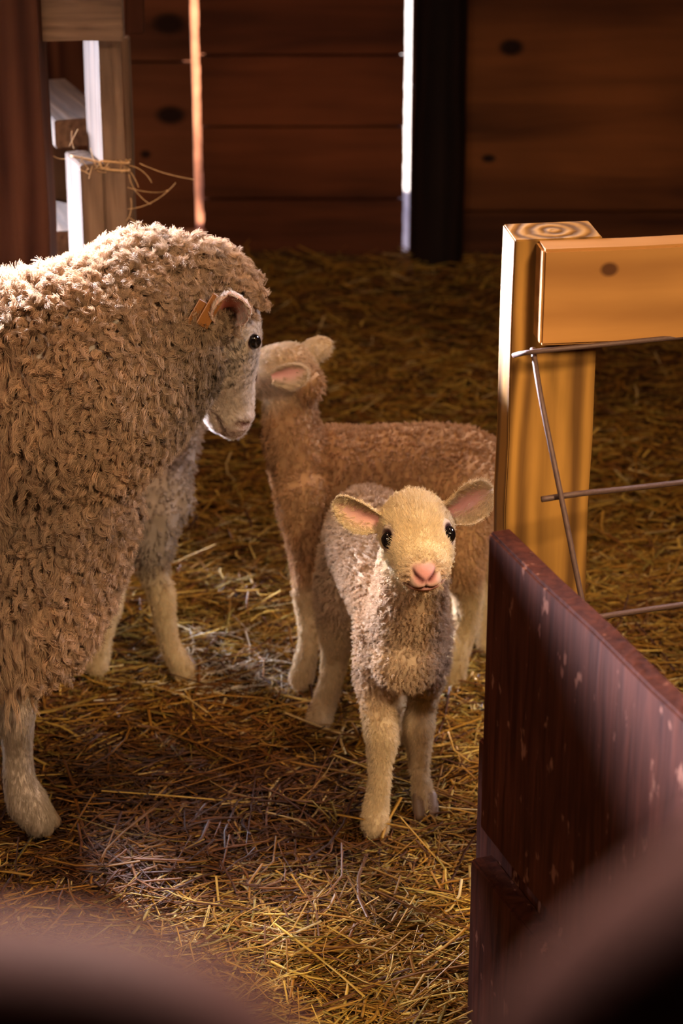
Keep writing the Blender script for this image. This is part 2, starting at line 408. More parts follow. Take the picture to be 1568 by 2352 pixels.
WY = 5.12
def zrow(py, Y=WY): return at(784, py, Y)[2]
def xcol(px, z, Y=WY): return atz(px, Y, z)[0]
sl0, sl1 = xcol(436, 0.63), xcol(455, 0.63)
sr0, sr1 = xcol(931, 0.63), xcol(946, 0.63)
seams = [-0.05, zrow(455), zrow(288), zrow(124), zrow(124) + 0.165, zrow(124) + 0.33, 1.3, 1.7, 2.1, 2.5, 2.93]
def boarded(bm, x0, x1, zs, jag=(0, 0), y=WY, thk=0.022):
    for a, b in zip(zs[:-1], zs[1:]):
        dy = random.uniform(-0.003, 0.003); g = 0.0030
        n = 8
        for i in range(n):            # slightly ragged ends along the slit
            za = a + g + (b - a - 2 * g) * i / n; zb = a + g + (b - a - 2 * g) * (i + 1) / n
            xa = x0 + random.uniform(-1, 1) * jag[0]; xb = x1 + random.uniform(-1, 1) * jag[1]
            if jag == (0, 0) and i: break
            if jag == (0, 0): zb = b - g; xa, xb = x0, x1
            box_bm(bm, ((xa + xb) / 2, y + dy, (za + zb) / 2), (xb - xa, thk, zb - za + 1e-4))
bm = bmesh.new()
box_bm(bm, ((sl1 + sr0) / 2, WY + 0.018, 1.44), (sr0 - sl1 - 0.02, 0.01, 2.98)); box_bm(bm, ((sr1 + 2.5) / 2 + 0.01, WY + 0.018, 1.44), (2.5 - sr1 - 0.02, 0.01, 2.98)); box_bm(bm, ((sl0 - 2.5) / 2 - 0.01, WY + 0.018, 1.5), (2.5 + sl0 - 0.02, 0.01, 2.86))
boarded(bm, sl1, sr0, seams, (0.0012, 0.0010))
boarded(bm, sr1, 2.5, [-0.05, zrow(478), zrow(478) + 0.29, 0.95, 1.3, 1.7, 2.1, 2.5, 2.93], (0, 0))
boarded(bm, -2.5, -0.62, seams, (0, 0))
o = finish(bm, 'wall_back', M_wall); o['kind'] = 'structure'
# knotty wide board left of the slit, plywood grain right of the log
kb = wood('knotty_wide_board', (0.08, 0.024, 0.010), (0.22, 0.072, 0.028), band=8, axis=0, bump=0.3,
          knots=[(xcol(388, zrow(52)), 0, zrow(52), 0.030, 0.65), (xcol(392, zrow(262)), 0, zrow(262), 0.027, 0.65), (xcol(335, zrow(352)), 0, zrow(352), 0.012, 0.8)])
bm = bmesh.new(); boarded(bm, -0.62, sl0, [0.075, zrow(120) - 0.02, 1.0, 1.6, 2.3, 2.93], (0.0, 0.0008))
box_bm(bm, (-0.48, WY, 0.01), (0.28, 0.02, 0.13))
o = finish(bm, 'trim_1', kb); o['kind'] = 'structure'
pl = wood('plywood_sheet', (0.055, 0.016, 0.006), (0.25, 0.088, 0.024), band=7, axis=0, bump=0.3,
          knots=[(xcol(1172, zrow(103)), 0, zrow(103), 0.024, 0.7), (xcol(1120, zrow(357)), 0, zrow(357), 0.012, 0.6)])
bm = bmesh.new(); boarded(bm, sr1 + 0.03, 2.4, [0.02, zrow(478), zrow(478) + 0.62, 1.9, 2.9], (0, 0), y=WY - 0.02, thk=0.015)
o = finish(bm, 'trim_2', pl); o['kind'] = 'structure'
# sill under the left slit, catching the sun
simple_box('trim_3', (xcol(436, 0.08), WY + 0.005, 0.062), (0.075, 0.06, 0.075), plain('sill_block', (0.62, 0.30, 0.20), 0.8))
# sunlit siding of the neighbouring shed outside the left slit
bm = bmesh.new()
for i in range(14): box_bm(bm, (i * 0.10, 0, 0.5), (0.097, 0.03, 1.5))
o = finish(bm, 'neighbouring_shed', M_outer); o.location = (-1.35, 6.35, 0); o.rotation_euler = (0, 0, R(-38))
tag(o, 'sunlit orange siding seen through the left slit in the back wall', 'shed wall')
# snowy ground outside
simple_box('ground', (0, 9, -0.16), (14, 7, 0.1), plain('snow', (0.82, 0.84, 0.95), 0.9))

# dark log post against the wall
xl, xr = xcol(946, 0.3, WY - 0.09), xcol(1066, 0.3, WY - 0.09); rr = (xr - xl) / 2
P = [((xl + xr) / 2 + 0.002 * math.sin(3 * z), WY - 0.095, z) for z in np.linspace(-0.03, 2.92, 40)]
V, F = sweep(P, [rr * (1 + 0.03 * math.sin(7 * z) + 0.015 * math.sin(23 * z)) for z in np.linspace(0, 2.92, 40)], seg=28)
tag(mesh_obj('log_post', V, F, M_darkpost, smooth=True), 'dark round log post standing right of the bluish slit in the back wall', 'post')

# ------------------------------------------------------------------ hay feeder on the left
FY = 3.42
post_r = atz(120, FY, 0.75)[0]
pf = empty('hay_feeder', (post_r - 0.1, FY, 0), 'weathered timber hay feeder frame standing behind the woolly ewe', 'hay feeder')
board('corner_post', (post_r - 0.075, FY - 0.05, 0), (post_r - 0.075, FY - 0.05, 1.06), 0.15, 0.10, M_post, pf, up=(1, 0, 0))
yaw = R(22); ex = np.array([math.cos(yaw), math.sin(yaw), 0]) ; ey = np.array([-math.sin(yaw), math.cos(yaw), 0])
# (front face normal = -ey turned so that the left face shows)
c0 = atz(252, FY, 0.9)                         # centre of the tall stud's front face
def stud(c, off, z0, z1, wid, thk, mat, name):
    b = c + ex * off + ey * (wid / 2)
    return board(name, (b[0], b[1], z0), (b[0], b[1], z1), wid, thk, mat, pf, up=tuple(ey))
stud(c0, 0.0, 0.0, 1.06, 0.089, 0.036, M_stud, 'upright')
ztop = at(200, 372, FY)[2]
stud(c0, -0.037, 0.0, ztop, 0.089, 0.036, M_stud, 'upright')
zb = at(180, 100, FY - 0.06)[2]
board('cross_rail', tuple(atz(88, FY - 0.03, zb + 0.07)), tuple(atz(281, FY - 0.03, zb + 0.07)), 0.14, 0.036, M_stud, pf)
a = atz(305, FY + 0.25, 1.0); board('back_slat', (a[0], a[1], at(305, 76, FY + 0.25)[2]), (a[0], a[1], 1.06), 0.03, 0.02, M_post, pf, up=(1, 0, 0))
a = atz(287, FY + 0.16, 0.9); board('back_slat', (a[0], a[1], 0), (a[0], a[1], at(290, 85, FY + 0.16)[2]), 0.012, 0.03, M_stud, pf, up=(1, 0, 0))
# slanted lit slats deep in the feeder
for (x0, y0, x1, y1) in ((95, 215, 192, 305), (105, 462, 172, 560)):
    p = at(x0, y0, FY + 0.42); q = at(x1, y1, FY + 0.12)
    board('feeder_slat', tuple(p), tuple(q), 0.045, 0.09, M_stud, pf)
a = atz(138, FY + 0.35, 0.7); board('back_slat', (a[0], a[1], 0), (a[0], a[1], at(138, 268, FY + 0.35)[2]), 0.05, 0.03, M_stud, pf, up=(1, 0, 0))
a = atz(175, FY + 0.5, 0.7); board('back_slat', (a[0], a[1], 0), (a[0], a[1], 1.1), 0.09, 0.03, M_post, pf, up=(1, 0, 0))

# twine tied round the two uprights
parts = []
def fray(p, d, L, r=0.0007, bend=0.6, n=9):
    p = np.array(p, float); d = unit(np.array(d, float)); ax = unit(rng.normal(0, 1, 3)); out = [p]
    for i in range(n):
        d = unit(d + np.cross(ax, d) * bend / n * rng.uniform(0.5, 1.6)); p = p + d * L / n; out.append(p)
    return sweep(out, [r] * len(out), seg=5)
tl = c0 + ex * (-0.057); tr_ = c0 + ex * 0.02
for dz, sl in ((0.004, 0.000), (-0.008, -0.002)):
    z1 = ztop + dz
    ring = [tl + ey * 0.045 + np.array([0, 0, 0.012]) - [0, 0, 0], tl + ex * 0.030 + ey * 0.001, c0 - ex * 0.019 - ey * 0.003, tr_ - ey * 0.003, tr_ + ex * 0.001 + ey * 0.02, tr_ + ey * 0.09]
    zz = [ztop + 0.004, ztop + 0.003, z1, z1 - 0.007, z1 - 0.006, z1 - 0.002]
    P = catmull([[p[0], p[1], z] for p, z in zip(ring, zz)], 40)
    parts.append(sweep(P, [0.0018] * 40, seg=7))
for i in range(26):
    s = rng.uniform(-0.06, 0.022); q = c0 + ex * s - ey * 0.002; q[2] = ztop + rng.uniform(-0.01, 0.004)
    parts.append(fray(q, rng.normal(0, 1, 3) + [0, -0.6, 0], rng.uniform(0.01, 0.03)))
for px, py, L, dd in ((296, 380, 0.05, (1, 0, -.1)), (292, 430, 0.085, (1, 0, -0.35)), (293, 480, 0.09, (1, 0, -.05)), (300, 395, 0.03, (0.6, 0, -1)), (296, 400, .06, (0, 0, -1)), (300, 455, .04, (.2, 0, -1)), (298, 500, .03, (.5, 0, -.5)), (160, 335, .03, (.3, 0, .6)), (170, 342, .03, (-.3, 0, .8)), (150, 365, .02, (-1, 0, -.2)), (320, 375, 0.09, (1, 0, -.5))):
    parts.append(fray(at(px, py, FY - 0.01), dd, L, 0.0006, 1.1))
V, F = merge(parts); tag(mesh_obj('baling_twine', V, F, M_twine, smooth=True), 'frayed orange twine tied around the two feeder uprights', 'twine')

# ------------------------------------------------------------------ pen fence on the right
PY = 2.42
yw = R(8); fx = np.array([math.cos(yw), math.sin(yw), 0]); fy = np.array([-math.sin(yw), math.cos(yw), 0])
zt = at(1190, 552, PY)[2]
pc = atz(1181, PY, zt)                          # front left top corner of the post
fence = empty('pen_fence', (pc[0], pc[1], 0), 'low pine pen fence with square post, thick rail and rusty wire, right of the lambs', 'fence')
W = 0.100; D = 0.064
b = pc + fx * W / 2 + fy * D / 2
board('post', (b[0], b[1], 0), (b[0], b[1], zt), D, W, M_pinepost, fence, up=tuple(fy), bev=0.0015)
rt = at(1240, 577, PY - 0.04)[2]; rh = 0.112
ra = atz(1240, PY - 0.02, rt); ra[1] = (pc + fx * 0.03 - fy * 0.019)[1]
rb = ra + fx * 1.5
board('rail', (ra[0] , ra[1], rt - rh / 2), (rb[0], rb[1], rt - rh / 2), rh, 0.038, M_pine, fence, bev=0.003)
lz = at(1568, 1612, PY + 0.02)[2]
board('rail', (ra[0], ra[1], lz - 0.05), (rb[0], rb[1], lz - 0.05), 0.09, 0.038, M_pine, fence)
def rod(pts, r, name='wire', mat=M_rust, parent=fence):
    P = catmull(pts, 24); V, F = sweep(P, [r] * 24, seg=10); return mesh_obj(name, V, F, mat, parent, smooth=True)
rod([at(1180, 816, PY - 0.012), at(1225, 808, PY - 0.045), at(1400, 790, PY - 0.035), at(1700, 760, PY + 0.02)], 0.0030)
rod([at(1223, 800, PY - 0.03), at(1245, 930, PY - 0.08), at(1290, 1150, PY - 0.13), at(1340, 1400, PY - 0.17), at(1370, 1560, PY - 0.19)], 0.0032)
rod([at(1243, 1147, PY - 0.12), at(1330, 1134, PY - 0.11), at(1450, 1121, PY - 0.07), at(1700, 1092, PY + 0.02)], 0.0034)
rod([at(1330, 1424, PY - 0.17), at(1420, 1410, PY - 0.15), at(1568, 1388, PY - 0.10), at(1700, 1370, PY - 0.05)], 0.0034)

# ------------------------------------------------------------------ red-brown hurdle panel, lower right
E0 = at(1121, 1216, 2.20); E1 = at(1568, 1655, 1.79)
E0[2] = E1[2] = (E0[2] + E1[2]) / 2
E0 = atz(1121, 2.20, E0[2]); pd = unit((E1 - E0) * [1, 1, 0]); pn = np.array([pd[1], -pd[0], 0])   # pn: the far (right) side
if pn[0] < 0: pn = -pn
hurdle = empty('hurdle_panel', (E0[0], E0[1], 0), 'worn red-brown wooden hurdle panel in the lower right corner', 'hurdle')
TOP = E0[2]
def pboard(name, s0, s1, z0, z1, thk, off, mat=M_red, bev=0.003):
    a = E0 + pd * s0 + pn * off; b_ = E0 + pd * s1 + pn * off; zm = (z0 + z1) / 2
    return board(name, (a[0], a[1], zm), (b_[0], b_[1], zm), z1 - z0, thk, mat, hurdle, bev=bev)
zA = at(1105, 1900, 2.2)[2]; zB = at(1085, 1985, 2.19)[2]
pboard('plank', 0, 1.75, zA, TOP, 0.026, 0.013)
pboard('plank', -0.008, 1.75, 0.015, zB, 0.028, 0.008)
pboard('cleat', -0.055, 0.05, zB - 0.10, at(1090, 1755, 2.2)[2], 0.03, 0.035)
pboard('leg', 1.5, 1.58, 0.0, TOP - 0.02, 0.04, 0.05)
pboard('leg', 0.03, 0.10, 0.0, TOP - 0.05, 0.04, 0.048)
pboard('gap_shade_plank', -0.01, 1.7, zB - 0.06, zA + 0.05, 0.02, 0.040)  # added dark board, stands in for the shade behind the plank gap

# ------------------------------------------------------------------ pipe gate right in front of the camera
gate = empty('pipe_gate', (0, 0.34, 0), 'blurred brown pipe gate with bowed braces close to the lens along the bottom edge', 'gate')
GY = 0.34
def pipe(name, pts, r):
    P = catmull(pts, 48); V, F = sweep(P, [r] * 48, seg=24); return mesh_obj(name, V, F, M_gate, gate, smooth=True)
pr = pipe('bowed_brace', [at(3300, 1250, GY), at(2500, 1600, GY), at(1800, 2080, GY), at(1520, 2285, GY), at(1340, 2490, GY), at(1250, 2760, GY), at(1230, 3600, GY)], 0.021)
pl_ = pipe('bowed_brace', [at(-2300, 2150, GY), at(-1000, 2180, GY), at(-200, 2260, GY), at(290, 2320, GY), at(530, 2460, GY), at(650, 2750, GY), at(500, 3600, GY)], 0.0145)
gx0, gx1 = at(-2300, 2150, GY)[0], at(3300, 1250, GY)[0]
zl = at(500, 3600, GY)[2]
for X, zt_ in ((gx0, at(-2300, 2150, GY)[2]), (gx1, at(3300, 1250, GY)[2])):
    pipe('upright', [(X, GY, 0), (X, GY, zt_ * 0.4), (X, GY, zt_ * 0.8), (X, GY, zt_ + 0.02)], 0.022)
pipe('bottom_rail', [(gx0, GY, zl), (gx0 / 2, GY, zl), (gx1 / 2, GY, zl), (gx1, GY, zl)], 0.022)

# ------------------------------------------------------------------ straw bedding
def floor_z(x, y):
    P = np.stack([x, y, x * 0], 1)
    return 0.008 * vnoise(P, 5.0, 3) + 0.006 * vnoise(P, 11.0, 4) + 0.05 * sstep(4.6, 5.1, y) 
def straw_field(n, x0, x1, y0, y1, lmin, lmax, rad, zlift, seed, pal_bias=0.0):
    r = np.random.default_rng(seed)
    # denser towards the camera in world terms: draw uniformly over the picture's floor
    y = y0 * (y1 / y0) ** r.random(n)
    x = x0 * (y / 3.0) + (x1 - x0) * (y / 3.0) * r.random(n)
    z = floor_z(x, y)
    L = lmin + (lmax - lmin) * r.random(n) ** 2.2
    a = r.uniform(0, 2 * np.pi, n); a = np.where(r.random(n) < 0.45, r.normal(0.25, 0.5, n), a)
    tilt = r.normal(0, 0.16, n)
    d = np.stack([np.cos(a) * np.cos(tilt), np.sin(a) * np.cos(tilt), np.sin(tilt)], 1)
    side = np.stack([-np.sin(a), np.cos(a), 0 * a], 1); up = np.cross(d, side)
    m = 4; S = 3
    bend = r.normal(0, 0.10, n) * L; bendz = r.normal(0.0, 0.05, n) * L
    kink = r.random(n) < 0.15
    V = np.empty((n, m, S, 3))
    zz = z + zlift * r.random(n) ** 1.5
    rr = rad * (0.40 + 1.3 * r.random(n) ** 2)
    for j in range(m):
        t = j / (m - 1) - 0.5
        c = np.stack([x, y, zz], 1) + d * (L * t)[:, None] + side * (bend * (4 * t * t))[:, None] + np.array([0, 0, 1.0]) * (bendz * (4 * t * t))[:, None]
        c[:, 2] = np.maximum(c[:, 2], floor_z(c[:, 0], c[:, 1]) - 0.006)
        for k in range(S):
            an = 2 * np.pi * k / S + 0.6
            V[:, j, k] = c + side * (rr * math.cos(an))[:, None] + up * (rr * 0.55 * math.sin(an))[:, None]
    base = (np.arange(n) * m * S)[:, None]
    q = []
    for j in range(m - 1):
        for k in range(S):
            k2 = (k + 1) % S; q.append([j * S + k, j * S + k2, (j + 1) * S + k2, (j + 1) * S + k])
    F = (base[:, None, :] + np.array(q)[None]).reshape(-1, 4)
    # colour of each straw; trampled dampness browns it, with floor shade painted in
    pal = np.array([(0.46, 0.25, 0.035), (0.33, 0.155, 0.020), (0.20, 0.075, 0.012), (0.60, 0.40, 0.08), (0.085, 0.030, 0.008), (0.32, 0.23, 0.045), (0.66, 0.50, 0.22)])
    P = np.stack([x, y, 0 * x], 1)
    damp_shade = sstep(-0.25, 0.5, vnoise(P, 2.6, 9)) * 0.35
    damp_shade += 1.1 * np.exp(-(((x + 0.17) / 0.26) ** 2 + ((y - 2.68) / 0.22) ** 2))     # trampled patch between ewe and lamb, deepened to paint its shade
    damp_shade += 0.55 * np.exp(-(((x + 0.36) / 0.15) ** 2 + ((y - 2.55) / 0.22) ** 2))
    damp_shade += 0.16 * sstep(3.3, 4.2, y)
    damp_shade = np.clip(damp_shade, 0, 1)
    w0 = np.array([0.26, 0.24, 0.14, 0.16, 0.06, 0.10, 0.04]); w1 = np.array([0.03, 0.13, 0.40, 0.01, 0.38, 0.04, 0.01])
    cdf = np.cumsum(w0[None] * (1 - damp_shade[:, None]) + w1[None] * damp_shade[:, None], 1)
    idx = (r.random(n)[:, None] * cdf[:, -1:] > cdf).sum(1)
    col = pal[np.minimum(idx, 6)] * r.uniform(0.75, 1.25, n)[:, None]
    col = col * (1 - 0.55 * damp_shade[:, None]) * (1 - damp_shade[:, None] * np.array([[0, 0.12, 0.25]]))
    pale = np.exp(-(((x + 0.17) / 0.10) ** 2 + ((y - 3.1) / 0.10) ** 2)) * 0.55  # pool of window light painted into the straw as paler strands
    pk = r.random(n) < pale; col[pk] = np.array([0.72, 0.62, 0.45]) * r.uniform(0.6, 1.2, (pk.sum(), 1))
    return V.reshape(-1, 3), F, np.repeat(col, m * S, axis=0)
def fast_mesh(name, V, F, col, mat):
    me = bpy.data.meshes.new(name); nv = len(V); nf = len(F)
    me.vertices.add(nv); me.vertices.foreach_set('co', V.astype(np.float32).ravel())
    me.loops.add(nf * 4); me.loops.foreach_set('vertex_index', F.astype(np.int32).ravel())
    me.polygons.add(nf); me.polygons.foreach_set('loop_start', np.arange(0, nf * 4, 4, dtype=np.int32))
    me.update(calc_edges=True); set_tint(me, col); me.materials.append(mat)
    o = bpy.data.objects.new(name, me); C.objects.link(o); return o
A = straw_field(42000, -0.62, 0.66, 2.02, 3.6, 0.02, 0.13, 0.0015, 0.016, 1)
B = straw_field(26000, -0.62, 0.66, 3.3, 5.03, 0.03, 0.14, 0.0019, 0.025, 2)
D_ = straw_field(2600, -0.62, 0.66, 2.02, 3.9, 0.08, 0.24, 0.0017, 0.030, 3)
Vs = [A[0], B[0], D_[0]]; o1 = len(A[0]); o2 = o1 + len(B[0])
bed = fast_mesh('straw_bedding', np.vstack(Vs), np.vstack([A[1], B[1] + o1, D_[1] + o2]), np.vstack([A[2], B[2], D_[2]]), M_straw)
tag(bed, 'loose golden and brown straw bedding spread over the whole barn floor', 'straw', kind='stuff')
# matted layer under the loose straw
gx, gy = np.meshgrid(np.linspace(-2.4, 2.4, 240), np.linspace(-1.5, 5.1, 330)); fxx, fyy = gx.ravel(), gy.ravel()
zz = floor_z(fxx, fyy) - 0.003; V = np.stack([fxx, fyy, zz], 1)
i, j = np.meshgrid(np.arange(329), np.arange(239), indexing='ij'); q = (i * 240 + j).ravel()
o = fast_mesh('floor_matting', V, np.stack([q, q + 1, q + 241, q + 240], 1), np.tile([0.075, 0.036, 0.012], (len(V), 1)) * (1 + 0.5 * vnoise(V, 60, 2))[:, None], tint_mat('matted_straw', 0.95, bump=1.0, scale=220))
o['kind'] = 'structure'; o.name = 'floor_bedding'

# ------------------------------------------------------------------ animals
def frame(fwd, up, roll=0.0):
    f = unit(np.array(fwd, float)); u = np.array(up, float); u = unit(u - f * u.dot(f)); r = np.cross(f, u)
    if roll:
        c, s = math.cos(roll), math.sin(roll); r, u = r * c + u * s, u * c - r * s
    return np.stack([r, f, u], 1)          # columns: right, forward, up
def head_parts(O, Mh, s=1.0, kind='lamb'):
    """skull and muzzle lofts; sections (forward, up, halfwidth, halfheight)"""
    if kind == 'lamb':
        secs = [(-0.052, -0.006, 0.024, 0.026), (-0.030, 0.002, 0.037, 0.040), (-0.008, 0.004, 0.042, 0.044), (0.014, 0.000, 0.0415, 0.042),
                (0.034, -0.008, 0.0375, 0.036), (0.052, -0.014, 0.0335, 0.030), (0.068, -0.018, 0.0300, 0.0255), (0.080, -0.020, 0.0265, 0.021), (0.087, -0.020, 0.019, 0.016)]
    else:
        secs = [(-0.075, -0.012, 0.034, 0.040), (-0.040, 0.000, 0.048, 0.054), (-0.005, 0.002, 0.056, 0.058), (0.035, -0.004, 0.055, 0.056),
                (0.075, -0.016, 0.046, 0.052), (0.110, -0.024, 0.037, 0.044), (0.145, -0.030, 0.033, 0.037), (0.170, -0.034, 0.031, 0.031), (0.182, -0.036, 0.024, 0.022)]
    rows = [tuple(O + Mh @ (np.array([0, a, u]) * s)) + (w_ * s, h_ * s) for a, u, w_, h_ in secs]
    P = [limb(rows, up=Mh[:, 2], seg=28, n=40)]
    return P
def ear(O, Ldir, Ndir, length, width, thick=0.0022, curl=0.9, tip=2.2, n=22, k=13):
    """leaf-shaped cupped ear, opening towards Ndir; returns V, F, inner mask"""
    Lx = unit(np.array(Ldir, float)); Nn = np.array(Ndir, float); Nn = unit(Nn - Lx * Nn.dot(Lx)); Wd = np.cross(Lx, Nn)
    V = []; inner = []; F = []
    for side in (0, 1):
        for i in range(n):
            u = i / (n - 1)
            uu = min(1, u / 0.5); wv = width / 2 * (0.52 + 0.48 * uu * uu * (3 - 2 * uu)) * (1 if u < 0.5 else math.sqrt(max(0.004, 1 - ((u - 0.5) / 0.5) ** tip)))
            ang = curl * (1.55 - 0.95 * u)
            for j in range(k):
                v = (j / (k - 1) - 0.5) * 2
                th = v * ang; rad = wv / max(ang, 0.2)
                lat = rad * math.sin(th); dep = rad * (1 - math.cos(th))
                droop = -0.10 * length * u * u
                th_n = (-math.sin(th)) * Wd + math.cos(th) * Nn
                p = np.array(O) + Lx * (u * length - 0.008) + Wd * lat + Nn * (dep + droop)
                V.append(p - th_n * (thick * side * (1 - 0.6 * abs(v)))); inner.append((1 - side) * max(0, 1 - abs(v + 0.1) * 1.25) ** 0.7 * (1 - 0.75 * u ** 4))
    for side in (0, 1):
        o = side * n * k
        for i in range(n - 1):
            for j in range(k - 1):
                q = (o + i * k + j, o + i * k + j + 1, o + (i + 1) * k + j + 1, o + (i + 1) * k + j); F.append(q if side == 0 else q[::-1])
    for i in range(n - 1):
        for j in (0, k - 1):
            a, b_ = i * k + j, (i + 1) * k + j; F.append((a, b_, b_ + n * k, a + n * k))
    for j in range(k - 1):
        a = (n - 1) * k + j; F.append((a, a + 1, a + 1 + n * k, a + n * k))
    return V, F, inner
def eyeball(p, r, Mh, parent, sc_=(1, 0.8, 1.0)):
    V, F = ellipsoid((0, 0, 0), (r * sc_[0], r * sc_[1], r * sc_[2]), Mh, seg=24)
    V = [np.array(v) + p for v in V]
    return mesh_obj('eye', V, F, M_eye, parent, smooth=True)

def make_body(name, parts, voxel, smooth, post, ears, label, cat, base, earcol=(0.78, 0.36, 0.30), earout=(0.74, 0.58, 0.44)):
    """union of parts -> post(V,N) returns moved V, colour -> ears joined -> one mesh object"""
    me = union(parts, voxel, smooth)
    V, N, T = mesh_np(me)
    V, col = post(V, N)
    set_verts(me, V); V, N, T = mesh_np(me)
    EV, EF, EI = [], [], []
    for v, f, inn in ears:
        o = len(EV); EV += list(v); EF += [tuple(i + o for i in q) for q in f]; EI += list(inn)
    out = bpy.data.meshes.new(name)
    if EV:
        F0 = np.empty(len(me.loops), np.int32); me.loops.foreach_get('vertex_index', F0)
        ls = np.empty(len(me.polygons), np.int32); me.polygons.foreach_get('loop_start', ls); lt = np.empty(len(me.polygons), np.int32); me.polygons.foreach_get('loop_total', lt)
        polys = [tuple(F0[a:a + b]) for a, b in zip(ls.tolist(), lt.tolist())]
        allV = np.vstack([V, np.array(EV)]); n0 = len(V)
        out.from_pydata(allV.tolist(), [], polys + [tuple(i + n0 for i in q) for q in EF]); out.update()
        EI = np.array(EI)[:, None]; cmix = np.array(earout) * (1 - EI) + np.array(earcol) * EI
        col = np.vstack([col, cmix]); earmask = np.concatenate([np.zeros(n0), np.ones(len(EV))]); earin = np.concatenate([np.zeros(n0), EI[:, 0]])
    else:
        out = me; earmask = np.zeros(len(V)); earin = earmask
    out.polygons.foreach_set('use_smooth', [True] * len(out.polygons))
    set_tint(out, col); out.materials.clear(); out.materials.append(M_skin)
    o = bpy.data.objects.new(name, out); C.objects.link(o)
    if label: tag(o, label, cat)
    V, N, T = mesh_np(out)
    return o, V, N, T, col, earmask, earin
def nearseg(q, a, b):
    """distance of 2-D points q to segment ab"""
    a = np.array(a); b = np.array(b); d = b - a; t = np.clip(((q - a) @ d) / (d @ d), 0, 1)
    return np.linalg.norm(q - (a + t[:, None] * d), axis=1)
def face_post(O, Mh, s, V, N, col, pink=(0.56, 0.25, 0.22), eyes=None, kind='lamb', er=0.0115):
    q = (V - O) @ Mh / s
    inh = (q[:, 1] > -0.04) & (np.abs(q[:, 0]) < 0.09) & (np.abs(q[:, 2]) < 0.09) & (q[:, 1] < 0.22)
    k = 1.0 if kind == 'lamb' else 1.0
    if kind == 'lamb':
        f0, zc = 0.060, -0.020
        xz = q[:, [0, 2]]; fr = inh & (q[:, 1] > f0)
        # nose pad
        pad = np.exp(-((q[:, 0] / 0.0150) ** 4 + ((q[:, 2] - (zc + 0.006)) / 0.0105) ** 4)) * sstep(0.066, 0.076, q[:, 1])
        lips = np.exp(-((q[:, 0] / 0.0230) ** 4 + ((q[:, 2] - (zc - 0.0105)) / 0.0085) ** 4)) * sstep(0.058, 0.070, q[:, 1])
        nos = np.minimum.reduce([nearseg(xz, (sg * 0.004, zc + 0.0015), (sg * 0.0125, zc + 0.0085)) for sg in (-1, 1)])
        phil = nearseg(xz, (0, zc + 0.001), (0, zc - 0.0085))
        mouth = np.minimum(nearseg(xz, (0, zc - 0.0085), (0.017, zc - 0.0100)), nearseg(xz, (0, zc - 0.0085), (-0.017, zc - 0.0100)))
        mouth = np.minimum(mouth, np.minimum(nearseg(xz, (0.017, zc - 0.0100), (0.0235, zc - 0.0065)), nearseg(xz, (-0.017, zc - 0.0100), (-0.0235, zc - 0.0065))))
        frm = sstep(0.050, 0.064, q[:, 1]) * inh
        dn = np.exp(-(nos / 0.0024) ** 2) * frm; dm = np.exp(-(mouth / 0.0018) ** 2) * frm; dp = np.exp(-(phil / 0.0014) ** 2) * frm * (q[:, 1] > 0.066)
        bulge = np.exp(-((np.abs(q[:, 0]) - 0.011) / 0.008) ** 2 - ((q[:, 2] - (zc - 0.004)) / 0.006) ** 2) * frm
        padb = pad * frm
        V = V + N * ((bulge * 0.0020 + padb * 0.0022 - dn * 0.0050 - dm * 0.0042 - dp * 0.0018) * s * inh)[:, None]
        pk = np.clip(np.maximum(pad, lips * 0.85), 0, 1)[:, None] * inh[:, None]
        col = col * (1 - pk) + np.array(pink) * pk
        dk = np.clip(np.maximum(np.maximum(dn, dm * 0.85), dp * 0.5), 0, 1)[:, None]
        col = col * (1 - dk) + np.array((0.10, 0.020, 0.018)) * dk
        bare = np.clip(np.maximum(pk[:, 0] * 1.5, np.exp(-(mouth / 0.0045) ** 2) * frm * 1.6), 0, 1)
    else:
        zc = -0.036; f0 = 0.14
        yz = q[:, [1, 2]]; frm = sstep(0.12, 0.15, q[:, 1]) * inh
        nos = nearseg(yz, (0.176, -0.020), (0.160, -0.034)); mouth = nearseg(yz, (0.178, -0.052), (0.128, -0.056))
        xs = np.abs(q[:, 0])
        dn = np.exp(-(nos / 0.005) ** 2) * frm * sstep(0.006, 0.014, xs); dm = np.exp(-(mouth / 0.003) ** 2) * frm
        cheek = np.exp(-((q[:, 1] - 0.06) / 0.05) ** 2 - ((q[:, 2] + 0.035) / 0.03) ** 2) * inh
        nosew = np.exp(-(nos / 0.012) ** 2) * frm * sstep(0.010, 0.02, xs)
        lipb = np.exp(-((q[:, 1] - 0.160) / 0.022) ** 2 - ((q[:, 2] + 0.058) / 0.012) ** 2) * inh
        V = V + N * ((nosew * 0.006 + lipb * 0.006 + cheek * 0.004 - dn * 0.009 - dm * 0.006) * s)[:, None]
        dk = np.clip(np.maximum(dn, dm * 0.8), 0, 1)[:, None]; col = col * (1 - dk) + np.array((0.10, 0.03, 0.03)) * dk
        pk = np.clip(sstep(0.150, 0.18, q[:, 1]) * 0.55, 0, 1)[:, None] * inh[:, None]; pk = pk * (1 - dk)
        col = col * (1 - pk) + np.array((0.42, 0.24, 0.20)) * pk
        dirt = np.exp(-((q[:, 1] - 0.02) / 0.05) ** 2 - ((q[:, 2] + 0.03) / 0.045) ** 2) * inh * sstep(0.05, 0.45, vnoise(V, 190, 5) + 0.6 * vnoise(V, 80, 6))
        dirt = np.clip(dirt, 0, 1)[:, None]; col = col * (1 - dirt * 0.9) + np.array((0.025, 0.02, 0.018)) * dirt * 0.9
        bare = np.clip(dm + dn, 0, 1)
